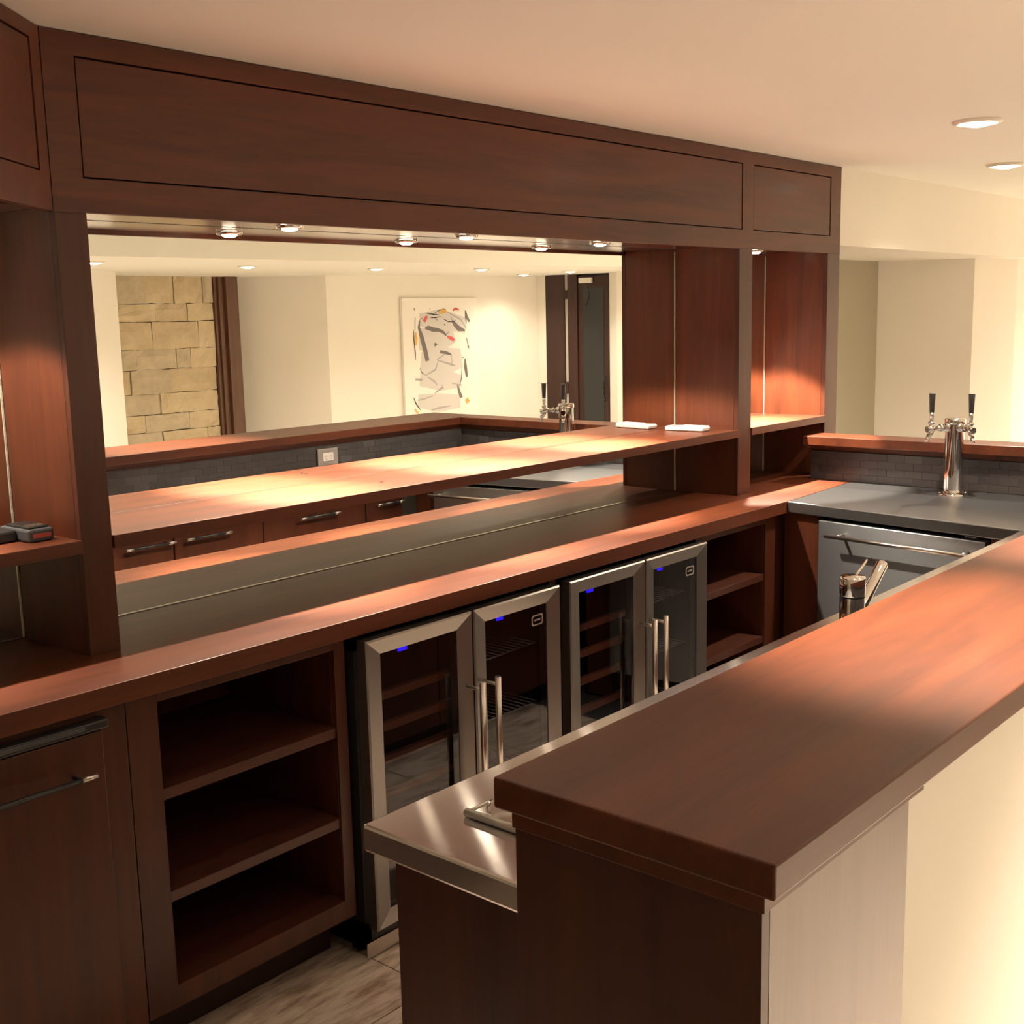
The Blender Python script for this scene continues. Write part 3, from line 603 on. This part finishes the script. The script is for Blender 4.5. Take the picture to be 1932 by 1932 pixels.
box('outer_board', (1.020, -2.1015, 0.0), (1.372, -2.1065, 1.0385), M['woodlit'], be, 0.0)
box('inner_board', (1.020, -1.776, 0.0), (1.100, -1.799, 1.0385), M['woodz'], be, 0.0)
box('core_block', (1.021, -1.80, 0.0), (1.372, -2.10, 1.0385), M['woodz'], be, 0.0)
box('cleat', (0.988, -1.783, 1.0405), (1.392, -2.1175, 1.0655), M['woodx'], be, 0.001)
# cleat along the rest under the top
tag(MB().prism([(1.393, -1.80), (4.69, -1.80), (4.69, -0.285), (4.76, -0.285), (4.78, -2.10), (1.393, -2.10)], 1.0405, 1.0655).build('support_cleat', M['woodx'], None, 0, org=(2, -1.9, 1.04)), 'thin dark wood support cleat between raised bar top and bar wall', 'cleat')

# mosaic tiles on the inner faces of the bar wall
def tiles(A, B, z0, rows, tw, th, par, nrm):
    A = Vector((*A, 0)); B = Vector((*B, 0)); d = (B - A).normalized(); n = Vector((*nrm, 0))
    me = {}
    Ln = (B - A).length
    for r in range(rows):
        off = (r % 2) * tw * 0.5; k = 0; s = -off
        while s < Ln - 0.005:
            a = max(0, s) + 0.0004; b = min(Ln, s + tw) - 0.0004
            if b - a > 0.01:
                mt = random.choices(['tile', 'tile2', 'tile3'], [0.62, 0.10, 0.28])[0]
                full = abs((b - a) - (tw - 0.0008)) < 1e-4
                P = A + d * a + Vector((0, 0, z0 + r * th))
                key = (mt, random.randint(0, 1))
                if full and key in me:
                    o = bpy.data.objects.new('tile', me[key]); COL.objects.link(o); o.parent = par; o.location = P - worldorg(par)
                else:
                    w_ = b - a
                    q = [Vector((0, 0, 0.0004)), d * w_ + Vector((0, 0, 0.0004)), d * w_ + Vector((0, 0, th - 0.0004)), Vector((0, 0, th - 0.0004))]
                    dz = random.uniform(0.0015, 0.0025)
                    vs = [P + v for v in q] + [P + v + n * dz for v in q]
                    o = MB().add(vs, [(0, 1, 2, 3), (4, 5, 6, 7), (0, 1, 5, 4), (1, 2, 6, 5), (2, 3, 7, 6), (3, 0, 4, 7)]).build('tile', M[mt], par, org=P)
                    if full: me[key] = o.data
            s += tw
gr = MB().prism([(1.106, -1.7995), (4.6985, -1.7995), (4.6985, -0.29), (4.684, -0.29), (4.684, -1.786), (1.106, -1.786)], 0.9145, 1.0395).build('grout_bed', M['grout'], bw)
tiles((1.11, -1.7858), (4.68, -1.7858), 0.9145, 4, 0.076, 0.0312, bw, (0, 1))
tiles((4.6838, -0.292), (4.6838, -1.780), 0.9145, 4, 0.076, 0.0312, bw2, (-1, 0))

# outlet on the tiles
oc = thing('power_outlet', (3.72, -1.776, 0.99), 'steel double power outlet plate on the grey tiles, seen in the mirror', 'outlet')
box('cover_plate', (3.66, -1.7805, 0.945), (3.785, -1.775, 1.025), M['greyplate'], oc, 0.002)
box('receptacle', (3.690, -1.7749, 0.965), (3.755, -1.7725, 1.005), M['white'], oc, 0.001)
sl = MB()
for cx in (3.708, 3.737): sl.box((cx - 0.006, -1.7724, 0.982), (cx - 0.004, -1.7722, 0.992)).box((cx + 0.004, -1.7724, 0.982), (cx + 0.006, -1.7722, 0.992)).box((cx - 0.0015, -1.7724, 0.973), (cx + 0.0015, -1.7722, 0.977))
sl.build('plug_slots', M['black'], oc)

# ------------------------------------------------------------------ beer tower
bt = thing('beer_tower', (4.559, -0.957, ZC), 'polished chrome beer tower with two black-handled taps', 'beer tap')
c = (4.559, -0.957, ZC)
MB().lathe(c, [(0.001, 0.008), (0.052, 0.0075), (0.056, 0.004), (0.057, 0.0)], 40).lathe(c, [(0.040, 0.006), (0.040, 0.014), (0.036, 0.02)], 40).build('base_flange', M['chrome'], bt)
MB().lathe(c, [(0.036, 0.014), (0.036, 0.278)], 48).build('column', M['chrome'], bt)
MB().lathe(c, [(0.036, 0.276), (0.039, 0.278), (0.039, 0.293), (0.037, 0.297), (0.001, 0.298)], 48).build('cap', M['chrome'], bt)
b_ = MB()
for k in range(4):
    a = k * math.pi / 2 + 0.6
    b_.lathe((c[0] + 0.048 * math.cos(a), c[1] + 0.048 * math.sin(a), c[2] + 0.006), [(0.005, 0), (0.005, 0.004), (0.001, 0.006)], 12)
b_.build('flange_screws', M['chrome'], bt)
for hx, hy in ((-0.092, 0.056), (-0.070, -0.088)):
    cx, cy = c[0], c[1]; d = Vector((hx, hy, 0)).normalized(); zf = 1.178
    P = lambda r, z: Vector((cx, cy, 0)) + d * r + Vector((0, 0, z))
    tp = MB().tube(P(0.034, zf), P(0.042, zf), 0.017, seg=20).tube(P(0.042, zf), P(0.052, zf), 0.017, 0.013, 20).tube(P(0.052, zf), P(0.085, zf), 0.009, seg=16).tube(P(0.058, zf), P(0.070, zf), 0.014, seg=8)
    tp.tube(P(0.085, zf + 0.002), P(0.128, zf - 0.004), 0.0115, 0.012, 16).tube(P(0.108, zf - 0.006), P(0.108, zf + 0.020), 0.011, 0.009, 16).tube(P(0.108, zf + 0.018), P(0.108, zf + 0.026), 0.013, 0.012, 16)
    tp.tube(P(0.098, zf), P(0.122, zf - 0.034), 0.010, 0.0085, 14).tube(P(0.122, zf - 0.034), P(0.126, zf - 0.050), 0.0085, 0.008, 14)
    f = tp.build('faucet', M['chrome'], bt)
    MB().tube(P(0.108, zf + 0.026), P(0.108, zf + 0.046), 0.006, 0.0085, 14).tube(P(0.108, zf + 0.046), P(0.108, zf + 0.060), 0.0085, 0.0085, 14).build('lever_ferrule', M['satin'], f)
    MB().tube(P(0.108, zf + 0.060), P(0.108, zf + 0.134), 0.0088, 0.0125, 20).build('tap_handle', M['black'], f, 0.001)

# ------------------------------------------------------------------ sink faucet
sf = thing('sink_faucet', (2.25, -1.62, ZC), 'cylindrical chrome sink faucet with slanted spout and thin lever', 'faucet')
c = (2.25, -1.62, ZC)
MB().lathe(c, [(0.030, 0), (0.030, 0.006), (0.0255, 0.010), (0.0255, 0.137)], 40).build('body', M['chrome'], sf)
MB().lathe(c, [(0.0255, 0.140), (0.0262, 0.142), (0.0262, 0.176), (0.0245, 0.180), (0.001, 0.181)], 40).build('mixer_cap', M['chrome'], sf)
MB().lathe(c, [(0.024, 0.136), (0.024, 0.141)], 40).build('joint_ring', M['black'], sf)
MB().tube((2.265, -1.62, ZC + 0.085), (2.405, -1.615, ZC + 0.178), 0.0125, 0.0125, 24).build('spout', M['chrome'], sf, 0.001)
MB().tube((2.262, -1.62, ZC + 0.176), (2.320, -1.618, ZC + 0.202), 0.0035, 0.0022, 12).build('lever', M['chrome'], sf)

# ------------------------------------------------------------------ ice bin lid on the sink counter
ib = thing('ice_bin_lid', (1.4, -1.64, ZC), 'stainless drop-in bin lid with rolled rim and wire handle on steel counter', 'lid')
rx0, rx1, ry0, ry1 = 1.185, 1.70, -1.745, -1.520
rm = MB()
rm.path([(rx0, ry1, ZC + 0.0067), (rx0, ry0, ZC + 0.0067)], 0.0065, 14).path([(rx0, ry1, ZC + 0.0042), (rx1, ry1, ZC + 0.0042)], 0.004, 10).path([(rx1, ry1, ZC + 0.0062), (rx1, ry0, ZC + 0.0062)], 0.006, 12).path([(rx0, ry0, ZC + 0.0042), (rx1, ry0, ZC + 0.0042)], 0.004, 10)
rm.build('rolled_rim', M['satin'], ib)
MB().box((rx0 + 0.006, ry0 + 0.003, ZC + 0.0005), (rx1 - 0.004, ry1 - 0.003, ZC + 0.006)).build('lid_plate', M['steelx'], ib, 0.002)
MB().path([(1.212, -1.538, ZC + 0.006), (1.216, -1.540, ZC + 0.018), (1.262, -1.556, ZC + 0.022), (1.262, -1.66, ZC + 0.022), (1.216, -1.69, ZC + 0.018), (1.214, -1.69, ZC + 0.006)], 0.0028, 10).build('wire_handle', M['chrome'], ib)

# ------------------------------------------------------------------ small things on the shelves
ph = thing('white_charger', (3.97, -0.14, ZS), 'slim white rounded plastic device lying on the shelf by the right pillar', 'device')
a = R(-72); PXf = Matrix.Translation((3.965, -0.122, ZS)) @ Matrix.Rotation(R(-86), 4, 'Z')
MB().box((-0.085, -0.032, 0.001), (0.085, 0.032, 0.019), PXf).build('shell', M['white'], ph, 0.007)
MB().box((-0.03, -0.034, 0.003), (0.085, 0.034, 0.021), PXf).build('raised_cover', M['white'], ph, 0.007)
MB().box((-0.070, -0.018, 0.0188), (-0.038, 0.018, 0.0196), PXf).build('button_pad', M['greyplate'], ph, 0.0)
def screw(x, y, ang, label):
    t = tag(MB().tube((x, y, ZS + 0.003), (x + 0.022 * math.cos(ang), y + 0.022 * math.sin(ang), ZS + 0.002), 0.0016, seg=8).tube((x, y, ZS + 0.003), (x - 0.003 * math.cos(ang), y - 0.003 * math.sin(ang), ZS + 0.003), 0.0032, 0.0034, 10).build('screw', M['chrome'], None, org=(x, y, ZS)), label, 'screw')
screw(2.277, -0.18, 1.2, 'tiny loose silver screw near the front of the lit shelf')
bt2 = thing('tool_battery', (1.2, -0.18, ZS), 'black cordless tool battery with red label on the left niche shelf', 'battery')
BX = Matrix.Translation((1.203, -0.222, ZS + 0.0005)) @ Matrix.Rotation(R(3), 4, 'Z')
MB().box((0.0, 0.0, 0.0), (0.060, 0.120, 0.028), BX).build('battery_case', M['grip'], bt2, 0.005)
MB().box((-0.085, 0.045, 0.001), (-0.001, 0.125, 0.026), BX).build('mount_block', M['black'], bt2, 0.005)
MB().box((0.006, 0.010, 0.028), (0.054, 0.105, 0.033), BX).build('top_plate', M['blackm'], bt2, 0.002)
MB().box((0.010, -0.0006, 0.009), (0.052, -0.0001, 0.018), BX).build('red_label', M['red'], bt2, 0)
for i in range(4): MB().box((0.012 + i * 0.010, 0.02, 0.033), (0.018 + i * 0.010, 0.04, 0.0345), BX).build('contact', M['satin'], bt2, 0)
